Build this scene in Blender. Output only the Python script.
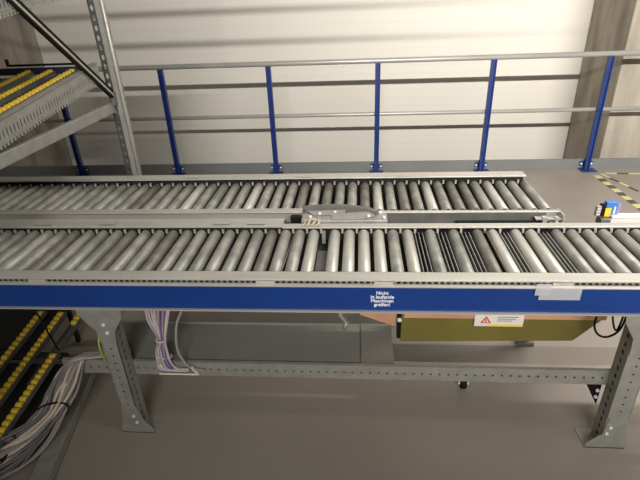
import bpy, bmesh, math, random
from mathutils import Vector, Matrix
random.seed(7)
S = bpy.context.scene
COL = S.collection
for o in list(bpy.data.objects): bpy.data.objects.remove(o)

# ---------------------------------------------------------------- camera
th, yaw, roll = math.radians(27.3), math.radians(5.2), math.radians(2.4)
fw = Vector((-math.sin(yaw)*math.cos(th), math.cos(yaw)*math.cos(th), -math.sin(th)))
rt = Vector((math.cos(yaw), math.sin(yaw), 0)); up = rt.cross(fw)
r2 = rt*math.cos(roll) - up*math.sin(roll); u2 = rt*math.sin(roll) + up*math.cos(roll)
cd = bpy.data.cameras.new('camera'); cam = bpy.data.objects.new('camera', cd); COL.objects.link(cam)
cd.sensor_width = 36; cd.lens = 478/640*36; cd.clip_start = .02
M4 = Matrix((r2, u2, -fw)).transposed().to_4x4(); M4.translation = Vector((0, 0, 1.75))
cam.matrix_world = M4
S.camera = cam

# ---------------------------------------------------------------- world, lamps, exposure
w = bpy.data.worlds.new('world'); S.world = w; w.use_nodes = True
w.node_tree.nodes['Background'].inputs[0].default_value = (.95, .93, .90, 1)
w.node_tree.nodes['Background'].inputs[1].default_value = .12
def lamp(name, x, y, z, sx, sy, energy, col=(1, .97, .925), rx=0):
    l = bpy.data.lights.new(name, 'AREA'); l.shape = 'RECTANGLE'; l.size = sx; l.size_y = sy
    l.energy = energy; l.color = col
    o = bpy.data.objects.new(name, l); COL.objects.link(o); o.location = (x, y, z); o.rotation_euler = (rx, 0, 0)
    return o
L = lamp('ceiling_lamp_row_rear', 2.9, -4.1, 3.93, 7.5, .05, 365, rx=math.radians(84)); L.data.spread = math.radians(74)
L = lamp('ceiling_lamp_row_front', 3.2, 3.3, 4.3, 4.0, .15, 130, rx=math.radians(-28)); L.data.spread = math.radians(120)
lamp('ceiling_lamp_row_middle', 3.0, .6, 4.4, 3, .20, 30)
S.view_settings.view_transform = 'Standard'; S.view_settings.look = 'None'
S.view_settings.gamma = 1; S.view_settings.use_curve_mapping = False
S.view_settings.exposure = 0.0

# ---------------------------------------------------------------- materials
def srgb(r, g, b):
    f = lambda c: (c/255/12.92 if c/255 <= .04045 else ((c/255+.055)/1.055)**2.4)
    return (f(r), f(g), f(b), 1)
def mat(name, c, rough=.5, metal=0., var=.0, scale=8., c2=None, bump=0., spec=.5, alpha=1., stretch=(1, 1, 1), rand=0.):
    m = bpy.data.materials.new(name); m.use_nodes = True; nt = m.node_tree; b = nt.nodes['Principled BSDF']
    b.inputs['Roughness'].default_value = rough; b.inputs['Metallic'].default_value = metal
    b.inputs['Specular IOR Level'].default_value = spec; b.inputs['Alpha'].default_value = alpha
    b.inputs['Base Color'].default_value = c
    tc = nt.nodes.new('ShaderNodeTexCoord'); mp = nt.nodes.new('ShaderNodeMapping'); mp.inputs['Scale'].default_value = stretch
    nt.links.new(tc.outputs['Object'], mp.inputs[0])
    n = nt.nodes.new('ShaderNodeTexNoise'); n.inputs['Scale'].default_value = scale; n.inputs['Detail'].default_value = 5
    nt.links.new(mp.outputs[0], n.inputs['Vector'])
    last = None
    if var > 0 or c2:
        mx = nt.nodes.new('ShaderNodeMix'); mx.data_type = 'RGBA'
        d = c2 or tuple(max(0, x*(1-var)) for x in c[:3]) + (1,)
        mx.inputs[6].default_value = c; mx.inputs[7].default_value = d
        rp = nt.nodes.new('ShaderNodeMapRange'); rp.inputs[1].default_value = .35; rp.inputs[2].default_value = .65
        nt.links.new(n.outputs[0], rp.inputs[0]); nt.links.new(rp.outputs[0], mx.inputs[0])
        last = mx.outputs[2]; nt.links.new(last, b.inputs['Base Color'])
    if rand > 0:
        oi = nt.nodes.new('ShaderNodeObjectInfo'); hs = nt.nodes.new('ShaderNodeHueSaturation')
        mr = nt.nodes.new('ShaderNodeMapRange'); mr.inputs[3].default_value = 1-rand; mr.inputs[4].default_value = 1+rand
        nt.links.new(oi.outputs['Random'], mr.inputs[0]); nt.links.new(mr.outputs[0], hs.inputs['Value'])
        if last: nt.links.new(last, hs.inputs['Color'])
        else: hs.inputs['Color'].default_value = c
        nt.links.new(hs.outputs[0], b.inputs['Base Color'])
        ad = nt.nodes.new('ShaderNodeVectorMath'); cb = nt.nodes.new('ShaderNodeMath'); cb.operation = 'MULTIPLY'; cb.inputs[1].default_value = 37
        nt.links.new(oi.outputs['Random'], cb.inputs[0]); nt.links.new(mp.outputs[0], ad.inputs[0]); nt.links.new(cb.outputs[0], ad.inputs[1]); nt.links.new(ad.outputs[0], n.inputs['Vector'])
    if bump > 0:
        bp = nt.nodes.new('ShaderNodeBump'); bp.inputs['Strength'].default_value = bump; bp.inputs['Distance'].default_value = .01
        nt.links.new(n.outputs[0], bp.inputs['Height']); nt.links.new(bp.outputs[0], b.inputs['Normal'])
    return m
M = dict(
    floor=mat('floor_epoxy', srgb(150, 141, 130), .33, var=.12, scale=1.3, spec=.35),
    concrete=mat('concrete', srgb(178, 169, 154), .9, c2=srgb(142, 134, 120), scale=3.2, bump=.25, stretch=(1.6, 1.6, .35)),
    roller=mat('zinc_roller', srgb(168, 166, 156), .48, .3, var=.42, scale=18, stretch=(1, .6, 1), rand=.12),
    roller_dark=mat('worn_roller', srgb(132, 128, 118), .5, .3, var=.35, scale=16, rand=.08),
    roller_light=mat('clean_roller', srgb(196, 194, 183), .42, .3, var=.12, scale=12, rand=.05),
    cap=mat('roller_end', srgb(62, 60, 56), .6, .2),
    axle=mat('axle_steel', srgb(205, 203, 196), .35, .6),
    rail=mat('rail_aluminium', srgb(192, 188, 178), .42, .35, var=.13, scale=9, stretch=(.3, 2, 2)),
    galv=mat('galvanised_steel', srgb(164, 163, 156), .45, .35, var=.16, scale=20),
    galv_dark=mat('dull_galvanised_steel', srgb(112, 112, 107), .5, .35, var=.2, scale=14),
    plate=mat('sheet_steel', srgb(142, 142, 134), .45, .25, var=.12, scale=4),
    blue=mat('blue_paint', srgb(17, 57, 128), .35, 0, var=.10, scale=5),
    postblue=mat('post_blue_paint', srgb(17, 46, 112), .4, 0),
    dark=mat('shade_black', srgb(20, 19, 18), .7),  # near black, stands in for shade in gaps and under the rollers
    brown=mat('shade_brown', srgb(52, 49, 45), .8, var=.3, scale=20),  # brownish dark for the shade seen between rollers
    black=mat('black_plastic', srgb(18, 18, 18), .7, spec=.2),
    yellow=mat('yellow_wheel', srgb(206, 172, 44), .5, rand=.06),
    zinc=mat('yellow_zinc_plate', srgb(132, 124, 58), .42, .3, c2=srgb(118, 104, 58), scale=3),
    zincedge=mat('copper_tinted_plate', srgb(222, 172, 138), .4, .2, c2=srgb(200, 150, 118), scale=5),
    white=mat('white_plastic', srgb(226, 222, 214), .5),
    toe=mat('kick_plate', srgb(128, 129, 128), .45, .3, var=.1, scale=3),
    handrail=mat('handrail_steel', srgb(186, 183, 176), .4, .35, var=.1, scale=4),
    cream=mat('cream_cable', srgb(196, 182, 160), .6), grey=mat('grey_cable', srgb(148, 140, 136), .6),
    dgrey=mat('dark_grey_cable', srgb(112, 106, 106), .6),
    purple=mat('purple_cable', srgb(112, 76, 140), .5), green=mat('green_yellow_wire', srgb(150, 170, 50), .5),
    tapey=mat('tape_yellow', srgb(206, 196, 140), .6), tapeb=mat('tape_grey', srgb(82, 78, 68), .6),
    belt=mat('grey_belt', srgb(112, 110, 104), .6, var=.15, scale=20),
    film=mat('clear_film', srgb(214, 214, 216), .25, alpha=.45), smoke=mat('scuffed_clear_plastic', srgb(168, 165, 158), .3, alpha=.7),
    sblue=mat('sensor_blue', srgb(62, 122, 190), .4), syel=mat('label_yellow', srgb(240, 200, 40), .5),
    lilac=mat('sensor_lilac', srgb(150, 130, 190), .5), chrome=mat('bolt_steel', srgb(235, 233, 228), .4, .2),
    red=mat('warning_red', srgb(206, 40, 40), .5), ink=mat('ink_grey', srgb(110, 108, 104), .6),
    lemon=mat('label_lemon', srgb(232, 214, 110), .5), letter=mat('white_letter', srgb(240, 240, 246), .5),
    fabricdark=mat('brace_black', srgb(30, 30, 30), .4, .3),
)
def wall_mat():
    m = bpy.data.materials.new('ribbed_wall_panel'); m.use_nodes = True; nt = m.node_tree; b = nt.nodes['Principled BSDF']
    b.inputs['Roughness'].default_value = .55; b.inputs['Specular IOR Level'].default_value = .3
    tc = nt.nodes.new('ShaderNodeTexCoord'); sp = nt.nodes.new('ShaderNodeSeparateXYZ'); nt.links.new(tc.outputs['Object'], sp.inputs[0])
    def wave(freq):
        a = nt.nodes.new('ShaderNodeMath'); a.operation = 'MULTIPLY'; a.inputs[1].default_value = freq; nt.links.new(sp.outputs[2], a.inputs[0])
        c = nt.nodes.new('ShaderNodeMath'); c.operation = 'FRACT'; nt.links.new(a.outputs[0], c.inputs[0])
        d = nt.nodes.new('ShaderNodeMath'); d.operation = 'LESS_THAN'; d.inputs[1].default_value = .12; nt.links.new(c.outputs[0], d.inputs[0])
        return d
    d = wave(10.)
    bp = nt.nodes.new('ShaderNodeBump'); bp.inputs['Strength'].default_value = .2; bp.inputs['Distance'].default_value = .002; bp.invert = True
    nt.links.new(d.outputs[0], bp.inputs['Height']); nt.links.new(bp.outputs[0], b.inputs['Normal'])
    n = nt.nodes.new('ShaderNodeTexNoise'); n.inputs['Scale'].default_value = .6
    mx = nt.nodes.new('ShaderNodeMix'); mx.data_type = 'RGBA'; mx.inputs[6].default_value = srgb(228, 222, 210); mx.inputs[7].default_value = srgb(216, 210, 198)
    nt.links.new(tc.outputs['Object'], n.inputs['Vector']); nt.links.new(n.outputs[0], mx.inputs[0])
    m2 = nt.nodes.new('ShaderNodeMix'); m2.data_type = 'RGBA'; m2.inputs[7].default_value = srgb(219, 213, 201)
    nt.links.new(mx.outputs[2], m2.inputs[6]); nt.links.new(d.outputs[0], m2.inputs[0]); nt.links.new(m2.outputs[2], b.inputs['Base Color'])
    return m
M['lilacgrey'] = mat('pale_lilac_cable', srgb(186, 176, 184), .55)
M['shadegalv'] = mat('shaded_galvanised', srgb(84, 84, 80), .5, .3, var=.2, scale=20)  # darker steel for one upright face; its shade is in the colour
M['wall'] = wall_mat(); M['navy'] = mat('navy_paint', srgb(24, 28, 52), .5)

# ---------------------------------------------------------------- helpers
class MB:
    def __init__(s): s.v = []; s.f = []; s.m = []; s.sm = []
    def add(s, vs, fs, mi=0, smooth=False):
        k = len(s.v); s.v += [tuple(v) for v in vs]
        for f in fs: s.f.append([k+i for i in f]); s.m.append(mi); s.sm.append(smooth)
        return s
    def box(s, a, b, mi=0):
        x0, y0, z0 = a; x1, y1, z1 = b
        vs = [(x, y, z) for z in (z0, z1) for y in (y0, y1) for x in (x0, x1)]
        return s.add(vs, [(0, 2, 3, 1), (4, 5, 7, 6), (0, 1, 5, 4), (2, 6, 7, 3), (0, 4, 6, 2), (1, 3, 7, 5)], mi)
    def bar(s, p, q, wx, wz, mi=0, upv=(0, 0, 1)):
        p = Vector(p); q = Vector(q); d = (q-p).normalized(); u = Vector(upv)
        sd = d.cross(u).normalized(); u = sd.cross(d)
        vs = [e + sd*(a*wx/2) + u*(b*wz/2) for e in (p, q) for a, b in ((-1, -1), (1, -1), (1, 1), (-1, 1))]
        return s.add(vs, [(0, 1, 2, 3), (7, 6, 5, 4), (0, 4, 5, 1), (1, 5, 6, 2), (2, 6, 7, 3), (3, 7, 4, 0)], mi)
    def tube(s, pts, r, n=10, mi=0, caps=True):
        pts = [Vector(p) for p in pts]; rs = r if isinstance(r, (list, tuple)) else [r]*len(pts)
        rings = []; ref = None
        for i, p in enumerate(pts):
            d = (pts[min(i+1, len(pts)-1)] - pts[max(i-1, 0)]).normalized()
            if ref is None: ref = Vector((0, 0, 1)) if abs(d.z) < .9 else Vector((1, 0, 0))
            a = d.cross(ref).normalized(); b = a.cross(d); ref = b
            rings.append([p + a*math.cos(t*2*math.pi/n)*rs[i] + b*math.sin(t*2*math.pi/n)*rs[i] for t in range(n)])
        k = len(s.v)
        for R_ in rings: s.v += [tuple(v) for v in R_]
        for i in range(len(pts)-1):
            for t in range(n):
                s.f.append([k+i*n+t, k+i*n+(t+1) % n, k+(i+1)*n+(t+1) % n, k+(i+1)*n+t]); s.m.append(mi); s.sm.append(True)
        if caps:
            s.f.append([k+t for t in range(n)][::-1]); s.m.append(mi); s.sm.append(False)
            s.f.append([k+(len(pts)-1)*n+t for t in range(n)]); s.m.append(mi); s.sm.append(False)
        return s
    def prism(s, poly, d, mi=0):
        n = len(poly); d = Vector(d); a = [Vector(p) for p in poly]; b = [p+d for p in a]
        return s.add(a+b, [tuple(range(n))[::-1], tuple(range(n, 2*n))] + [(i, (i+1) % n, n+(i+1) % n, n+i) for i in range(n)], mi)
    def perf(s, O, U, V, L, W, n, hw, hh, th_=.002, mi=0, off=(.5, .5)):
        """sheet of length L along U, width W along V, with a row of n real holes hw x hh (metres)"""
        O = Vector(O); U = Vector(U).normalized(); V = Vector(V).normalized(); N = U.cross(V).normalized()*th_
        c = L/n
        for i in range(n):
            u0 = i*c; um = u0+c*off[0]; vm = W*off[1]
            outer = [(u0, 0), (um, 0), (u0+c, 0), (u0+c, vm), (u0+c, W), (um, W), (u0, W), (u0, vm)]
            k = .72
            inner = [(-k, -k), (0, -1), (k, -k), (1, 0), (k, k), (0, 1), (-k, k), (-1, 0)]
            inner = [(um+a*hw/2, vm+b*hh/2) for a, b in inner]
            P = [O+U*a+V*b for a, b in outer]; Q = [O+U*a+V*b for a, b in inner]
            P2 = [p+N for p in P]; Q2 = [p+N for p in Q]
            fs = []
            for j in range(8):
                j2 = (j+1) % 8
                fs += [(j, j2, 8+j2, 8+j), (16+j2, 16+j, 24+j, 24+j2), (8+j, 8+j2, 24+j2, 24+j), (j2, j, 16+j, 16+j2)]
            s.add(P+Q+P2+Q2, fs, mi)
        return s
    def build(s, name, ms, parent=None, bevel=0):
        me = bpy.data.meshes.new(name); me.from_pydata(s.v, [], s.f)
        for m in (ms if isinstance(ms, (list, tuple)) else [ms]): me.materials.append(m)
        for p, i, q in zip(me.polygons, s.m, s.sm): p.material_index = i; p.use_smooth = q
        bm = bmesh.new(); bm.from_mesh(me); bmesh.ops.recalc_face_normals(bm, faces=bm.faces); bm.to_mesh(me); bm.free()
        me.update()
        o = bpy.data.objects.new(name, me); COL.objects.link(o)
        if parent: o.parent = parent
        if bevel:
            b = o.modifiers.new('bevel', 'BEVEL'); b.width = bevel; b.segments = 2; b.limit_method = 'ANGLE'
        return o
def tag(o, label=None, cat=None, group=None, kind=None):
    if label: o['label'] = label
    if cat: o['category'] = cat
    if group: o['group'] = group
    if kind: o['kind'] = kind
    return o
def empty(name, label, cat, loc=(0, 0, 0), group=None):
    o = bpy.data.objects.new(name, None); COL.objects.link(o); o.location = loc; o.empty_display_size = .1
    return tag(o, label, cat, group)
def cp(o, parent, loc=None, rot=None, m=None):
    c = o.copy(); COL.objects.link(c); c.parent = parent
    if loc is not None: c.location = loc
    if rot is not None: c.rotation_euler = rot
    if m:
        c.material_slots[0].link = 'OBJECT'; c.material_slots[0].material = m
    return c
def kids(o): return [c for c in bpy.data.objects if c.parent == o]
def bez(pts, n=10):
    """smooth path through points (catmull-rom)"""
    P = [Vector(p) for p in pts]; P = [2*P[0]-P[1]] + P + [2*P[-1]-P[-2]]; out = []
    for i in range(1, len(P)-2):
        for k in range(n):
            t = k/n; a, b, c, d = P[i-1:i+3]
            out.append(.5*((2*b)+(c-a)*t+(2*a-5*b+4*c-d)*t*t+(3*b-a-3*c+d)*t**3))
    out.append(P[-2]); return out

# ================================================================ SETTING
tag(MB().box((-7, -2.5, -.22), (7, 5.10, 0)).build('floor', M['floor']), kind='structure')
tag(MB().box((-9, 6.40, -3.2), (9, 6.55, 5.2)).build('wall_back', M['wall']), kind='structure')
c = MB().box((2.72, 5.45, -3.2), (4.0, 6.40, 5.2)).build('concrete_column', M['concrete'], bevel=.012)
tag(c, 'square raw concrete column on the right behind the guard rail', 'column')
c = MB().box((-5.4, 5.45, -3.2), (-4.14, 6.40, 5.2)).build('concrete_column', M['concrete'], bevel=.012)
tag(c, 'square raw concrete column on the left behind the shelf rack', 'column')

# two pipes added unseen above the view to cast soft bands on the upper wall
for k, z in ((1, 3.017), (2, 2.876)):
    t = MB().tube([(-6, 0, z), (.9, 0, z)], .011, 12)
    for x in (-4, -1, .8): t.tube([(x, 0, z), (x, 0, 5.2)], .003, 6)
    tag(t.build('shadow_pipe_%d' % k, M['galv']), kind='structure')

# ================================================================ ROLLER PROTOTYPE
RR = .0243
def roller_mesh(L):
    a = MB()
    n = 20
    # body along +Y centred at origin
    a.tube([(0, -L/2, 0), (0, -L/2+.002, 0), (0, L/2-.002, 0), (0, L/2, 0)], [RR-.002, RR, RR, RR-.002], n)
    return a
def make_roller(L, parent, m):
    r = roller_mesh(L).build('roller', m, parent)
    e = MB().tube([(0, 0, 0), (0, .0055, 0)], [RR-.004, RR-.006], 14).build('end_cap', M['cap'], r); e.location = (0, L/2+.0005, 0)
    cp(e, r, (0, -L/2-.0005, 0), (0, 0, math.pi))
    x = MB().tube([(0, 0, 0), (0, .015, 0)], .0058, 6).build('axle', M['axle'], r); x.location = (0, L/2+.006, 0)
    cp(x, r, (0, -L/2-.006, 0), (0, 0, math.pi))
    return r

# ================================================================ NEAR CONVEYOR
NC = empty('roller_conveyor', 'long roller conveyor nearest the viewer with blue side beam and two perforated legs', 'conveyor', (0, 1.7, 0))
def np_(mb, name, ms, par=NC, bevel=0):
    o = mb.build(name, ms, par, bevel)
    if par == NC: o.location = (0, -1.7, 0)
    return o
X0, X1 = -2.05, 1.62
blue = MB().box((X0, 1.447, .7085), (X1, 1.452, .812)).box((X0, 1.452, .800), (X1, 1.462, .812))
side = np_(blue, 'side_beam', M['blue']); side['label'] = 'glossy blue side beam with white warning lettering'
np_(MB().box((X0, 1.440, .812), (X1, 1.462, .8155)), 'beam_edge', M['rail'], side)
np_(MB().box((X0, 1.438, .702), (X1, 1.470, .7085)), 'beam_edge', M['rail'], side)
def text(body, x, z, y, size, m, parent, name='lettering', align='CENTER'):
    cu = bpy.data.curves.new(name, 'FONT'); cu.body = body; cu.size = size; cu.align_x = align; cu.extrude = .0004; cu.offset = .0004
    cu.space_line = .86
    o = bpy.data.objects.new(name, cu); COL.objects.link(o); o.location = (x, y, z); o.rotation_euler = (math.pi/2, 0, 0)
    me = bpy.data.meshes.new_from_object(o); t = bpy.data.objects.new(name, me); t.matrix_basis = o.matrix_basis.copy()
    bpy.data.objects.remove(o); COL.objects.link(t); me.materials.clear(); me.materials.append(m); t.parent = parent
    return t
text('Nicht\nin laufende\nMaschinen\ngreifen!', .085, .7795, 1.4462, .0195, M['letter'], side)
# slotted comb strip above the beam
cs = MB()
cs.box((X0, 1.468, .797), (X1, 1.471, .804)).box((X0, 1.468, .8205), (X1, 1.471, .825))
x = X0
while x < X1:
    cs.box((x, 1.4685, .804), (x+.009, 1.471, .8205)); x += .022
np_(cs, 'slotted_strip', M['galv'])
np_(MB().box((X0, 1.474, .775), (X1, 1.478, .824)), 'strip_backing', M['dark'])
fr = MB().box((X0, 1.463, .8245), (X1, 1.520, .8305)).box((X0, 1.508, .74), (X1, 1.514, .8245)).box((X0, 1.480, .74), (X1, 1.486, .8245))
np_(fr, 'front_rail', M['rail'], bevel=.0015)
for x in (-.34, .09, .71, -1.22):
    np_(MB().box((x-.035, 1.460, .804), (x+.035, 1.467, .824)), 'splice_plate', M['rail'])
# back rail: left piece stands higher and wider, right piece is a narrow profile
np_(MB().box((X0, 1.904, .824), (-.34, 1.985, .834)).box((X0, 1.975, .74), (-.34, 1.981, .828)), 'back_rail', M['rail'], bevel=.0015)
np_(MB().box((-.34, 1.903, .820), (X1, 1.943, .827)).box((-.34, 1.938, .74), (X1, 1.943, .822)), 'back_rail', M['rail'], bevel=.0015)
for x in (-1.47, -1.16, -.62, -.46):
    np_(MB().box((x-.04, 1.915, .8385), (x+.04, 1.945, .8405)), 'splice_plate', M['rail'])
# dark sheet added under the rollers; its colour is the shade between them
np_(MB().box((X0, 1.523, .742), (-.16, 1.97, .748)).box((-.16, 1.523, .742), (X1, 1.935, .748), 1), 'shade_pan', [M['brown'], M['dark']])
np_(MB().box((X0, 1.929, .749), (-.342, 1.932, .826)).box((-.338, 1.932, .749), (X1, 1.935, .820)), 'rail_shade_strip', M['dark'])  # dark strips added to hold the shade under the rail flange
for x in [X0+.05+.45*i for i in range(9)]:
    np_(MB().box((x, 1.48, .70), (x+.04, 1.93, .741)), 'cross_member', M['galv_dark'])
FX = [-1.37, -1.304, -1.237, -1.17, -1.102, -1.035, -.97, -.905, -.84, -.774, -.709, -.643, -.578, -.511, -.448, -.386, -.324, -.262, -.199, -.105, -.041, .022, .086, .149, .212, .309, .409, .510, .574, .670, .734, .839, .903, .967, 1.032, 1.098, 1.163, 1.228, 1.294, 1.36, 1.425]
FX = [-1.37-.0665*k for k in range(9, 0, -1)] + FX
lightset = {-.105, -.041, .022, .086, .212, .574, -.199, .67, .734}
darkset = {-.84, -.386, -1.304, .510, -1.035}
P = make_roller(.358, NC, M['roller']); PL = (0, 1.7175-1.7, .7958); P.location = (FX[0], PL[1], PL[2]); first = kids(P)
for x in FX[1:]:
    m = M['roller_light'] if x in lightset else M['roller_dark'] if x in darkset else None
    r = cp(P, NC, (x, PL[1], PL[2]), (0, random.uniform(0, 6.28), 0), m)
    for k in first: cp(k, r)
for x in FX:
    if x > X0 and x+.033 < X1: np_(MB().box((x+.029, 1.893, .802), (x+.038, 1.902, .8195)), 'retaining_clip', M['rail'])
# narrow transfer strips in the wide gaps
for a, b in ((.212, .309), (.309, .409), (.409, .51), (.574, .67), (.734, .839)):
    mid = (a+b)/2
    for dx in (-.016, .0, .016):
        np_(MB().box((mid+dx-.0012, 1.527, .79), (mid+dx+.0012, 1.920, .806)).box((mid+dx-.006, 1.527, .749), (mid+dx+.006, 1.920, .79), 1), 'guide_strip', [M['galv'], M['black']])
    np_(MB().box((mid-.03, 1.895, .795), (mid+.03, 1.922, .812)), 'strip_holder', M['black'])
np_(MB().tube([(.5455, 1.53, .812), (.5455, 1.90, .812)], .004, 8), 'tie_rod', mat('rusty_rod', srgb(120, 100, 86), .5, .4))
np_(MB().tube([(-.3, 1.53, .80), (-.285, 1.90, .80)], .004, 8), 'tie_rod', M['galv_dark'])
np_(MB().box((-.163, 1.895, .75), (-.147, 1.904, .812)), 'bracket', M['galv'])
np_(MB().box((-.175, 1.62, .749), (-.135, 1.80, .765)), 'bracket', M['galv_dark'])
# raised guide on the right end of the back rail
np_(MB().box((1.09, 1.985, .74), (X1, 1.990, .842)).box((1.09, 1.955, .842), (X1, 1.998, .847)), 'guide_rail', M['white'], bevel=.001)
# legs
def leg(name_x, left, par):
    s = -1 if left else 1
    L = bpy.data.objects.new('leg', None)  # replaced by mesh root below
    bpy.data.objects.remove(L)
    x0, x1 = (-1.048, -.982) if left else (1.012, 1.092)
    y0, y1 = 1.472, 1.545
    a = MB()
    z0, z1 = .03, .70
    n = 17
    a.perf((x0, y0, z0), (0, 0, 1), (1, 0, 0), z1-z0, x1-x0, n, .009, .010, .0025)
    xs = x1 if left else x0
    a.perf((xs, y0, z0), (0, 0, 1), (0, 1, 0), z1-z0, y1-y0, n, .024, .018, .0025)
    xo = x0 if left else x1
    a.box((xo-.0012, y0, z0), (xo+.0012, y1, z1))
    a.box((x0-.002 if not left else x0, y0-.001, 0), (x1+.003, y1, z0))
    o = np_(a, 'leg', M['galv'])
    np_(MB().box((xs-s*(-.004) if False else xs+(.004 if not left else -.006), y0+.004, z0), (xs+(.006 if not left else -.004), y1, z1)), 'shade_backing', M['galv_dark'], o)  # dull sheet added so the leg slots look dark inside
    g = MB()
    # foot gusset: trapezoid plate in front, wide at the floor
    if left: poly = [(-1.075, y0-.004, 0), (-.925, y0-.004, 0), (-.925, y0-.004, .018), (-.955, y0-.004, .06), (-.982, y0-.004, .16), (-1.048, y0-.004, .16), (-1.058, y0-.004, .07), (-1.075, y0-.004, .02)]
    else: poly = [(.950, y0-.004, 0), (1.115, y0-.004, 0), (1.115, y0-.004, .02), (1.098, y0-.004, .09), (1.092, y0-.004, .17), (1.016, y0-.004, .17), (1.008, y0-.004, .08), (.952, y0-.004, .022)]
    g.prism(poly, (0, .004, 0)).box((poly[0][0], y0-.004, 0), (poly[1][0], y1+.02, .004))
    gf = np_(g, 'foot_plate', M['galv'], o)
    t = MB()
    if left: poly = [(-1.115, y0-.004, .695), (-.925, y0-.004, .695), (-.932, y0-.004, .640), (-.975, y0-.004, .575), (-.982, y0-.004, .52), (-1.048, y0-.004, .52), (-1.052, y0-.004, .575), (-1.105, y0-.004, .650)]
    else: poly = [(.955, y0-.004, .695), (1.155, y0-.004, .695), (1.150, y0-.004, .65), (1.10, y0-.004, .58), (1.092, y0-.004, .50), (1.012, y0-.004, .50), (1.005, y0-.004, .58), (.962, y0-.004, .65)]
    t.prism(poly, (0, .004, 0)); np_(t, 'top_gusset', M['galv'], o)
    bl = [(-1.012, .610), (-1.006, .570), (-1.0, .105), (-.992, .068)] if left else [(1.05, .62), (1.05, .57), (1.030, .122), (1.022, .088)]
    for bx, bz in bl:
        np_(MB().tube([(bx, y0-.0045, bz), (bx, y0-.010, bz)], [.0085, .0075], 6), 'bolt', M['chrome'], o)
    return o
leg('l', True, NC); rl = leg('r', False, NC)
np_(MB().prism([(.925, 1.565, .30), (1.008, 1.565, .30), (1.008, 1.565, .150)], (0, .004, 0)), 'knee_brace', M['black'], rl)
for z in (.235, .200): np_(MB().tube([(.993, 1.564, z), (.993, 1.555, z)], .008, 6), 'bolt', M['chrome'], rl)
# perforated cross tube
ct = MB()
ct.perf((-1.31, 1.548, .281), (1, 0, 0), (0, 0, 1), 2.86, .069, 79, .0095, .010, .002)
ct.box((-1.31, 1.546, .350), (1.55, 1.562, .353)).box((-1.31, 1.560, .281), (1.55, 1.562, .350)).box((-1.31, 1.548, .278), (1.55, 1.562, .281))
np_(ct, 'cross_tube', M['galv'])
# sheet shelf behind the tube, two sheets with a joint
np_(MB().box((-1.16, 1.565, .338), (.004, 1.835, .341)).box((-1.16, 1.832, .341), (.004, 1.835, .352)), 'shelf_sheet', M['plate'])
np_(MB().box((.012, 1.565, .342), (.150, 1.835, .345)).box((.012, 1.832, .345), (.150, 1.835, .354)), 'shelf_sheet', M['plate'])
for x in (-1.10, 0.0, .14): np_(MB().box((x-.01, 1.563, .325), (x+.01, 1.83, .337)), 'bracket', M['galv_dark'])
# yellow-passivated drive housing
hb = MB()
yb = 1.75
hb.prism([(.190, yb, .320), (.945, yb, .340), (1.045, yb, .455), (1.045, yb, .60), (.190, yb, .60)], (0, .003, 0))
hb.box((.190, yb+.003, .320), (.193, yb+.22, .60)).box((1.042, yb+.003, .455), (1.045, yb+.22, .60)).box((.190, yb+.003, .597), (1.045, yb+.22, .60))
hb.box((.19, yb+.217, .36), (1.045, yb+.22, .60))
DH = np_(hb, 'drive_housing', M['zinc']); DH['label'] = 'yellow-green zinc-passivated housing with warning sticker'
np_(MB().box((.200, yb-.012, .462), (1.055, yb-.001, .60)), 'top_flange', M['zincedge'], DH)
np_(MB().box((.172, yb-.014, .35), (.189, yb+.02, .60)), 'hinge', M['black'], DH)
np_(MB().tube([(.180, yb-.015, .455), (.180, yb-.022, .455)], .010, 10), 'bolt', M['chrome'], DH)
np_(MB().prism([(.005, yb+.01, .60), (.168, yb+.01, .60), (.168, yb+.01, .395), (.005, yb+.01, .460)], (0, .003, 0)), 'end_plate', M['zincedge'])
stk = np_(MB().box((.505, yb-.0145, .424), (.713, yb-.0125, .488)), 'warning_sticker', M['white'], DH)
np_(MB().box((.560, yb-.0155, .4245), (.712, yb-.0146, .436)), 'sticker_band', M['lemon'], DH)
np_(MB().prism([(.530, yb-.0150, .442), (.577, yb-.0150, .442), (.5535, yb-.0150, .478)], (0, -.001, 0)), 'warning_triangle', M['red'], DH)
np_(MB().prism([(.540, yb-.0162, .447), (.567, yb-.0162, .447), (.5535, yb-.0162, .468)], (0, -.0006, 0)), 'warning_triangle', M['white'], DH)
np_(MB().box((.5515, yb-.0175, .449), (.5555, yb-.0170, .462)), 'warning_triangle', M['black'], DH)
for i in range(3): np_(MB().box((.600, yb-.0155, .472-.010*i), (.690-.012*i, yb-.0148, .4755-.010*i)), 'sticker_line', M['ink'], DH)
# hangers carry the housing from the frame
for x in (.25, .95): np_(MB().box((x, 1.76, .60), (x+.03, 1.80, .70)), 'hanger', M['galv_dark'])
np_(MB().bar((-.075, 1.60, .575), (-.04, 1.60, .525), .014, .010).tube([(-.05, 1.60, .535), (-.062, 1.60, .505)], .009, 8).box((-.080, 1.59, .570), (-.066, 1.61, .742)), 'rod_end', M['galv'])

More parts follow.
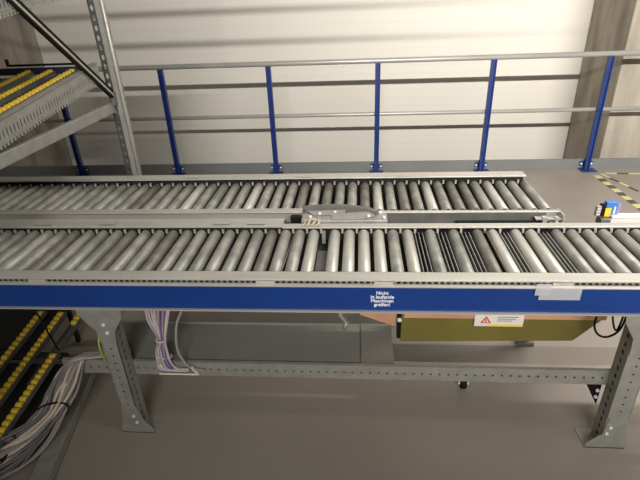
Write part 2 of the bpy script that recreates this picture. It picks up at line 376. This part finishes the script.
# ================================================================ FAR CONVEYOR
FC = empty('roller_conveyor', 'roller conveyor behind the near one, ending short on the right with a bare metal end', 'conveyor', (0, 2.3, 0))
def fp(mb, name, ms, par=FC, bevel=0):
    o = mb.build(name, ms, par, bevel)
    if par == FC: o.location = (0, -2.3, 0)
    return o
E1 = .915
P2 = make_roller(.374, FC, M['roller']); y2 = 2.311-2.3
xs = [.884-.0655*k for k in range(52)]
P2.location = (xs[0], y2, .7958); first = kids(P2)
for i, x in enumerate(xs[1:], 1):
    m = M['roller_light'] if i in (8, 12, 3, 22, 27) else M['roller_dark'] if i in (5, 6, 10, 13, 16, 18, 31) else None
    r = cp(P2, FC, (x, y2, .7958), (0, random.uniform(0, 6.28), 0), m)
    for k in first: cp(k, r)
XL = -2.60
for x in xs: fp(MB().box((x-.038, 2.481, .806), (x-.029, 2.492, .825)), 'retaining_clip', M['rail'])
fp(MB().box((XL, 2.055, .826), (-.265, 2.100, .834)).box((XL, 2.094, .70), (-.265, 2.100, .824)), 'front_rail', M['rail'], bevel=.0015)
fp(MB().box((.088, 2.070, .818), (E1, 2.092, .824)).box((.088, 2.088, .72), (E1, 2.092, .818)), 'front_rail', M['rail'], bevel=.0015)
fp(MB().box((.09, 2.072, .72), (.86, 2.076, .8175)), 'side_cover', M['galv_dark'])
fp(MB().box((-.265, 2.088, .72), (.088, 2.098, .815)), 'front_rail', M['galv_dark'])
fp(MB().box((XL, 2.490, .838), (.892, 2.566, .845)).box((XL, 2.560, .72), (.892, 2.566, .838)), 'back_rail', M['rail'], bevel=.0015)
for x in (-1.55, -.95, -.30, .25): fp(MB().box((x-.05, 2.502, .8465), (x+.05, 2.525, .847)), 'splice_plate', M['rail'])
fp(MB().box((E1, 2.02, .74), (E1+.006, 2.10, .826)).box((.86, 2.022, .745), (E1, 2.028, .79)).box((.80, 2.028, .80), (.93, 2.056, .806)).box((.83, 2.024, .76), (.85, 2.05, .812)).box((.885, 2.024, .76), (.90, 2.05, .812)), 'end_bracket', M['axle'])
fp(MB().box((.45, 2.030, .75), (.86, 2.050, .79)), 'end_drive', M['black'])
fp(MB().box((XL, 2.101, .722), (.905, 2.559, .728)), 'shade_pan', M['brown'])  # dark sheet, colours the shade between the far rollers
fp(MB().box((XL, 2.530, .729), (.89, 2.533, .836)), 'rail_shade_strip', M['dark'])  # added dark strip, stands in for shade behind the roller ends
fp(MB().box((.899, 2.101, .72), (.905, 2.501, .79)), 'end_plate', M['galv_dark'])
fp(MB().box((.885, 2.12, .70), (.915, 2.52, .721)), 'cross_member', M['galv_dark'])
# hidden side of the gap: slotted strip between beds on the left, its shade put into the colour
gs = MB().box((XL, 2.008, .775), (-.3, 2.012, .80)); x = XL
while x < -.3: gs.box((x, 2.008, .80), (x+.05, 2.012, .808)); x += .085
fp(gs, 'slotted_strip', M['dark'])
fp(MB().box((XL, 1.99, .765), (-.3, 2.044, .770)), 'shade_pan', M['dark'])  # dark sheet for the shade between the beds
fp(MB().box((-.3, 1.985, .700), (E1, 2.092, .706)), 'shade_pan', M['dark'])
for x in (-1.20, 1.0-.12, -2.4):
    for y in (2.14, 2.50):
        fp(MB().perf((x, y, .02), (0, 0, 1), (1, 0, 0), .69, .05, 16, .009, .01, .0025).box((x, y+.003, .02), (x+.003, y+.045, .71)).box((x-.02, y-.02, 0), (x+.07, y+.06, .02)), 'leg', M['galv_dark'])

# ================================================================ TRANSFER PIECE BETWEEN THE BEDS
TP = empty('belt_deflector', 'worn grey curved belt deflector sitting between the two roller beds', 'deflector', (-.09, 2.03, .80))
def tp(mb, name, ms, bevel=0):
    o = mb.build(name, ms, TP, bevel); o.location = (.09, -2.03, -.80); return o
path = bez([(-.255, 2.072, .838), (-.18, 2.075, .844), (-.07, 2.070, .846), (.03, 2.045, .844), (.085, 2.018, .838)], 6)
b = MB()
for p, q in zip(path[:-1], path[1:]): b.bar(p, q, .022, .032)
tp(b, 'belt', M['belt'])
tp(MB().prism([(-.24, 2.052, .838), (-.06, 2.052, .842), (-.065, 2.015, .838), (-.21, 2.010, .836)], (0, 0, .004)), 'clear_cover', M['smoke'])
tp(MB().prism([(-.13, 2.02, .836), (.06, 2.03, .846), (.075, 2.0, .836), (.02, 1.962, .836), (-.12, 1.962, .836)], (0, 0, .003)), 'clear_cover', M['smoke'])
tp(MB().box((-.26, 1.958, .80), (.13, 2.04, .834)), 'base_block', M['galv'], .003)
tp(MB().box((-.315, 1.995, .80), (-.27, 2.03, .832)), 'stop_block', M['black'])
for x, y in ((-.11, 2.035), (.045, 1.99), (.10, 2.03), (-.22, 1.985), (-.18, 2.02), (.115, 1.975)):
    tp(MB().tube([(x, y, .834), (x, y, .847)], .008, 6), 'bolt', M['chrome'])
kn = MB()
for i in range(7):
    x = -.245+.011*i
    kn.tube(bez([(x, 1.957, .832), (x+.008, 1.945, .842+.004*(i % 3)), (x+.004+.006*(i % 2), 1.925, .838), (x-.004, 1.915, .829)], 5), .0032, 6)
kn.tube(bez([(-.25, 1.95, .838), (-.21, 1.94, .850), (-.17, 1.95, .838)], 6), .004, 6)
tag(kn.build('cable_tie_knot', M['cream']), 'tangle of whitish cable ties at the left foot of the belt deflector', 'cable tie')

# ================================================================ GUARD RAIL
GR = empty('guard_rail', 'guard rail with blue posts, two grey rails and kick plate before the wall', 'railing', (0, 5, 0))
def gp(mb, name, ms, par=GR, bevel=0):
    o = mb.build(name, ms, par, bevel)
    if par == GR: o.location = (0, -5, 0)
    return o
gp(MB().tube([(-4.6, 5.0, 1.14), (4.4, 5.0, 1.14)], .025, 14), 'top_rail', M['handrail'])
gp(MB().tube([(-4.6, 5.03, .615), (4.4, 5.03, .615)], .020, 12), 'middle_rail', M['handrail'])
kp = gp(MB().box((-4.6, 5.032, -.02), (4.4, 5.038, .100)).box((-4.6, 5.038, .094), (4.4, 5.05, .100)), 'kick_plate', M['toe'])
def post(x):
    a = MB().box((x-.025, 4.975, .008), (x-.014, 5.022, 1.118)).box((x+.014, 4.975, .008), (x+.025, 5.022, 1.118)).box((x-.014, 4.99, .008), (x+.014, 5.0, 1.118))
    p = gp(a, 'post', M['postblue'])
    t = MB().box((x-.064, 5.024, .030), (x+.064, 5.031, .078)); gp(t, 'bracket', M['postblue'], p)
    for s in (-1, 1): gp(MB().tube([(x+s*.050, 5.023, .054), (x+s*.050, 5.012, .054)], .011, 6), 'bolt', M['chrome'], p)
    gp(MB().box((x-.075, 4.90, 0), (x+.075, 5.02, .008)), 'base_plate', M['postblue'], p)
    gp(MB().tube([(x, 4.985, .615), (x, 4.970, .615)], .007, 6), 'bolt', M['postblue'], p)
for x in (-4.25, -3.15, -2.02, -.905, .19, 1.305, 2.385, 3.5): post(x)

# ================================================================ FLOW RACK
RK = empty('flow_rack', 'grey perforated flow rack with sloping shelves of yellow wheel tracks at the left', 'rack', (-1.6, 2.0, 0))
def rp(mb, name, ms, par=RK, bevel=0):
    o = mb.build(name, ms, par, bevel)
    if par == RK: o.location = (1.6, -2.0, 0)
    return o
def upright(x0, y0, lean=0.):
    a = MB(); z0, z1 = .0, 2.5; W = .062; D = .075
    a.box((x0+W*.62, y0, z0), (x0+W, y0+.002, z1)) 
    a.box((x0+W, y0, z0), (x0+W+.002, y0+D*.55, z1))
    a.perf((x0+W, y0+D*.55, z0), (0, 0, 1), (0, 1, 0), z1-z0, D*.45, 60, .026, .022, .002)
    a.box((x0-.02, y0-.02, 0), (x0+W+.02, y0+D+.02, .004))
    b = MB(); b.perf((x0, y0, z0), (0, 0, 1), (1, 0, 0), z1-z0, W*.62, 50, .030, .018, .002)
    u = rp(a, 'upright', M['galv']); rp(b, 'perforated_face', M['shadegalv'], u); return u
U1 = upright(-1.445, 2.75)
rp(MB().tube([(-1.374, 2.775, .3), (-1.374, 2.775, 2.5)], .009, 10), 'edge_bead', M['rail'], U1)
for x, y in ((-2.50, 2.75), (-1.50, 1.0), (-2.50, 1.0)): upright(x, y)
XR = -1.42
rp(MB().box((XR-.03, 1.09, 1.172), (XR, 2.749, 1.228)), 'side_beam', M['galv'], bevel=.004)
rp(MB().bar((XR+.004, 2.05, 1.807), (XR+.004, 2.772, 1.250), .020, .042), 'diagonal_brace', M['black'])
rp(MB().bar((XR+.0152, 2.05, 1.802), (XR+.0152, 2.765, 1.250), .003, .011), 'brace_edge', M['rail'])
rp(MB().box((XR-.005, 2.73, 1.215), (XR+.02, 2.749, 1.29)), 'corner_bracket', M['galv_dark'])
rp(MB().bar((-1.425, 1.86, .028), (-1.270, 1.10, .028), .075, .05), 'base_rail', M['galv'], bevel=.003)
def shelf(dz, y0, y1, slots=True, platey1=2.66):
    """sloping lane side plate with slots and a toothed lower edge; surface z = 1.14 + dz + .125*y"""
    zs = lambda y: 1.145+dz+.125*y
    a = MB(); sl = Vector((0, 1, .125)).normalized(); up_ = Vector((0, 0, 1)); inn = Vector((-1, 0, 0))
    L = (platey1-y0)*1.008; n = int(L/.024)
    o0 = Vector((XR, y0, zs(y0)-.112))
    a.perf(o0+up_*.012, sl, up_, L, .050, n, .008, .038, .002)
    a.prism([o0, o0+up_*.012, o0+sl*L+up_*.012, o0+sl*L], inn*.002)
    a.prism([o0+up_*.062, o0+up_*.086, o0+sl*L+up_*.086, o0+sl*L+up_*.062], inn*.002)
    a.prism([o0+up_*.090-inn*.004, o0+up_*.094-inn*.004, o0+sl*L+up_*.094-inn*.004, o0+sl*L+up_*.090-inn*.004], inn*.034)
    t = 0
    while t < L:
        p = o0+sl*t; a.prism([p, p+sl*.012, p+sl*.012-up_*.012, p-up_*.012], inn*.002); t += .024
    pl = rp(a, 'lane_plate', M['galv'])
    b = MB(); b.prism([o0+inn*.008, o0+inn*.008+up_*.088, o0+inn*.008+sl*L+up_*.088, o0+inn*.008+sl*L], inn*.002)  # dark sheet added behind the slots to stand in for shade
    rp(b, 'shade_backing', M['galv_dark'], pl)
shelf(0, 1.45, 2.5); shelf(.435, 1.45, 2.5)
WH = None
def wheels(X, dz, ya, yb):
    """one track: channel part with wheel sub-parts"""
    global WH
    zs = lambda y: 1.14+dz+.125*y
    y00 = min(ya, 1.5)
    ch = MB()
    for s in (-1, 1): ch.bar((X+s*.018, y00, zs(y00)-.020), (X+s*.016, yb+.015, zs(yb+.015)-.020), .002, .024)
    ch.bar((X, y00, zs(y00)-.030), (X, yb+.015, zs(yb+.015)-.030), .034, .003)
    tr = rp(ch, 'wheel_track', M['galv_dark'])
    n = int((yb-ya)/.030)
    for i in range(n):
        y = yb-.012-.030*i
        if WH is None:
            w_ = MB().tube([(-.0150, 0, 0), (-.011, 0, 0), (.011, 0, 0), (.0150, 0, 0)], [.011, .0148, .0148, .011], 14).tube([(-.0155, 0, 0), (.0155, 0, 0)], .003, 8)
            WH = w_.build('wheel', M['yellow'], tr); WH.location = (X, y, zs(y)-.012)
        else: cp(WH, tr, (X, y, zs(y)-.012))
wheels(-1.465, 0, 1.86, 2.49); wheels(-1.585, 0, 2.03, 2.49); wheels(-1.705, 0, 2.22, 2.49)
wheels(-1.445, -1.07, 1.18, 1.675); wheels(-1.56, -1.07, 1.38, 1.955); wheels(-1.675, -1.07, 1.55, 1.96); wheels(-1.455, -1.07, 1.84, 2.11)
z24 = 1.14+.125*2.52
rp(MB().box((-2.44, 2.51, z24-.03), (XR-.012, 2.53, z24+.004)), 'cross_bar', M['navy'])
rp(MB().box((-1.82, 2.505, z24+.013), (XR-.01, 2.53, z24+.022)).box((-1.83, 2.505, z24+.013), (-1.82, 2.52, z24+.050)), 'end_stop', M['black'])
for dz, X in ((0, -1.5), (.435, -1.5)):
    for y in (1.6, 2.2): rp(MB().box((-2.44, y, 1.14+dz+.125*y-.075), (XR-.012, y+.03, 1.14+dz+.125*y-.045)), 'cross_bar', M['galv_dark'])
    rp(MB().prism([(-2.44, 1.46, 1.14+dz+.125*1.46-.042), (XR-.013, 1.46, 1.14+dz+.125*1.46-.042), (XR-.013, 2.5, 1.14+dz+.125*2.5-.042), (-2.44, 2.5, 1.14+dz+.125*2.5-.042)], (0, 0, .002)), 'shelf_deck', M['galv_dark'])
# lower shelf; near-black decks added for the dark between its tracks
for y in (1.28, 1.70, 2.12):
    z = .07+.125*y; rp(MB().box((-2.44, y-.012, z-.055), (-1.40, y+.012, z-.034)), 'cross_bar', M['dark'])
rp(MB().prism([(-2.40, 1.2, .07+.15-.10), (-1.425, 1.2, .07+.15-.10), (-1.425, 1.70, .07+.2125-.10), (-2.40, 1.70, .07+.2125-.10)], (0, 0, .003)), 'shelf_deck', M['dark'])
rp(MB().prism([(-2.40, 1.72, .07+.215-.10), (-1.60, 1.72, .07+.215-.10), (-1.60, 2.30, .07+.2875-.10), (-2.40, 2.30, .07+.2875-.10)], (0, 0, .003)), 'shelf_deck', M['dark'])
for X in (-1.455, -1.63):
    for y in (1.3, 2.10): rp(MB().box((X-.01, y-.01, 0), (X+.01, y+.01, .07+.125*y-.055)), 'support', M['dark'])
rp(MB().tube([(-1.425, 1.625, .62), (-1.42, 1.678, .292)], .004, 8), 'support_wire', M['black'])

# ================================================================ CABLES
def P3(o): return Vector(o)
CB = empty('cable_bundle', 'thick bundle of grey and cream cables spilling down beside the yellow wheel tracks', 'cable bundle', (-1.3, 1.4, 0))
spine = [(-1.02, 1.575, .366), (-1.135, 1.56, .366), (-1.225, 1.525, .355), (-1.30, 1.47, .25), (-1.335, 1.40, .17), (-1.39, 1.30, .13), (-1.49, 1.20, .10), (-1.62, 1.10, .08)]
def cable(par, pts, r, m, off):
    o = MB().tube(bez(pts, 7), r, 8).build('cable', m, par); o.location = off; return o
for i in range(38):
    a = random.uniform(0, 6.28); rr = math.sqrt(random.random()); pts = []
    for k, p in enumerate(spine):
        rk = [.02, .030, .050, .070, .062, .10, .15, .19][k]
        q = Vector(p) + Vector((math.cos(a)*.8, math.cos(a)*.55, math.sin(a)*.7))*rr*rk
        if k > 2: q += Vector((random.uniform(-1, 1), random.uniform(-1, 1), random.uniform(-.5, .8)))*.013
        q.z = max(q.z, .362+.004*(i % 4) if k < 3 else .02)
        pts.append(q)
    m = M['cream'] if i % 5 == 0 else M['dgrey'] if i % 2 == 0 else M['grey']
    c = cable(CB, pts, random.choice((.0045, .0055, .0065)), m, (1.3, -1.4, 0))
tie = [Vector((-1.335+.064*math.cos(t*.524), 1.400+.044*math.cos(t*.524), .175+.055*math.sin(t*.524))) for t in range(13)]
o = MB().tube(tie, .004, 6).build('cable_tie', M['black'], CB); o.location = (1.3, -1.4, 0)

VB = empty('cable_bundle', 'upright tied bundle of white and purple cables resting on the perforated cross tube', 'cable bundle', (-.86, 1.56, .354))
for i in range(13):
    u = (i-6)/6
    j = lambda s: random.uniform(-s, s)
    pts = [(-.832+u*.066, 1.60+j(.02), .68), (-.842+u*.045, 1.58+j(.01), .56), (-.832+u*.016, 1.555+j(.008), .475), (-.838+u*.024, 1.535+j(.006), .42), (-.835+u*.030, 1.532+j(.006), .36), (-.815+u*.034, 1.530+j(.004), .325), (-.75+j(.03), 1.531+u*.004, .318+.004*(i % 4))]
    m = M['purple'] if i in (7, 8, 10) else M['cream'] if i % 4 == 3 else M['grey'] if i % 2 else M['lilacgrey']
    c = cable(VB, pts, .0042, m, (.86, -1.56, -.354))
cable(VB, [(-.715, 1.60, .68), (-.735, 1.59, .60), (-.765, 1.575, .53), (-.772, 1.55, .44), (-.755, 1.54, .375), (-.72, 1.532, .335), (-.66, 1.530, .322)], .006, M['grey'], (.86, -1.56, -.354))
for k, (x, z, r) in enumerate(((-.832, .475, .022), (-.836, .385, .034))):
    o = MB().tube([(x+r*math.cos(t*.524), 1.545+.018*math.sin(t*.524), z) for t in range(13)], .0025, 6).build('cable_tie', M['white'], VB); o.location = (.86, -1.56, -.354)
o = MB().box((-.865, 1.524, .300), (-.70, 1.528, .307)).box((-.865, 1.528, .340), (-.84, 1.5465, .346)).bar((-.715, 1.526, .345), (-.690, 1.526, .303), .004, .014, upv=(0, 1, 0)).build('cable_clamp', M['white'], VB); o.location = (.86, -1.56, -.354)

tag(MB().tube(bez([(-1.075, 1.60, .66), (-1.072, 1.56, .58), (-1.062, 1.48, .52), (-1.062, 1.475, .44), (-1.058, 1.50, .38), (-1.052, 1.54, .36)], 8), .0042, 8).build('earth_wire', M['green']), 'thin green and yellow earth wire hanging beside the left leg', 'wire')
tag(MB().tube(bez([(.99, 1.66, .66), (.965, 1.66, .52), (.985, 1.655, .455), (1.03, 1.65, .445), (1.07, 1.65, .50), (1.08, 1.66, .66)], 8), .0045, 8).tube(bez([(1.0, 1.64, .66), (1.02, 1.64, .54), (1.05, 1.64, .49), (1.06, 1.64, .66)], 8), .004, 8).build('black_cable', M['black']), 'black cable looping below the beam beside the right leg', 'cable')

# ================================================================ SMALL THINGS
SE = empty('light_sensor', 'small blue sensor box with yellow and white labels behind the near conveyor', 'sensor', (1.09, 1.985, .80))
def se(mb, name, ms):
    o = mb.build(name, ms, SE, .0015); o.location = (-1.09, -1.985, -.80); return o
se(MB().box((1.070, 1.985, .838), (1.118, 2.012, .902)), 'body', M['sblue'])
se(MB().box((1.066, 1.980, .838), (1.090, 1.9845, .878)), 'yellow_label', M['syel'])
se(MB().box((1.100, 1.980, .850), (1.108, 1.9845, .885)), 'white_label', M['white'])
se(MB().box((1.1185, 1.988, .845), (1.130, 2.010, .892)), 'side_cover', M['lilac'])
se(MB().box((1.052, 1.988, .820), (1.0695, 2.010, .890)), 'housing', M['black'])
se(MB().box((1.032, 1.985, .838), (1.051, 2.000, .884)).box((1.030, 1.982, .850), (1.034, 1.984, .870)), 'lens', M['galv'])
se(MB().box((1.045, 1.952, .795), (1.085, 2.0, .838)), 'bracket', M['galv_dark'])
for i in range(3): se(MB().box((1.034, 1.9815, .845+.013*i), (1.049, 1.9845, .850+.013*i)), 'fin', M['white'])

def tape(p, q, wd, n, label, two=True):
    a = MB(); p = Vector(p); q = Vector(q); d = (q-p)/n
    for i in range(n):
        s = p+d*i; e = p+d*(i+1); sd = Vector((d.y, -d.x, 0)).normalized()*wd/2
        a.prism([s-sd, e-sd, e+sd, s+sd], (0, 0, .0015), i % 2 if two else 0)
    o = a.build('floor_tape', [M['tapey'], M['tapeb']]); tag(o, label, 'tape')
tape((2.405, 4.80, .0008), (2.43, 3.60, .0008), .065, 13, 'yellow and dark chequered floor tape running towards the viewer from the last rail post')
tape((2.475, 4.85, .0008), (2.66, 4.10, .0008), .030, 6, 'narrow floor tape slanting away between the two other tapes', True)
tape((2.52, 4.86, .0008), (3.4, 4.80, .0008), .035, 8, 'pale floor tape lying along the foot of the kick plate', True)

o = MB().box((.625, 1.4360, .770), (.765, 1.4375, .8155)).box((.610, 1.4362, .788), (.662, 1.4374, .835)).build('clear_tape', M['film'])
tag(o, 'strip of clear adhesive tape stuck on the blue beam', 'tape')

CS = empty('castor', 'small black castor with bright metal pin on the floor behind the cross tube', 'castor', (.52, 1.80, 0))
def cs_(mb, name, ms):
    o = mb.build(name, ms, CS, .001); o.location = (-.52, -1.80, 0); return o
cs_(MB().tube([(.495, 1.80, .028), (.500, 1.80, .028), (.520, 1.80, .028), (.525, 1.80, .028)], [.023, .028, .028, .023], 20), 'wheel', M['black'])
cs_(MB().box((.488, 1.79, .025), (.493, 1.81, .066)).box((.527, 1.79, .025), (.532, 1.81, .066)).box((.488, 1.785, .066), (.532, 1.815, .070)), 'fork', M['chrome'])
cs_(MB().tube([(.51, 1.80, .070), (.51, 1.80, .095)], .007, 10), 'pin', M['chrome'])
cs_(MB().tube([(.484, 1.80, .028), (.536, 1.80, .028)], .006, 8), 'axle', M['chrome'])
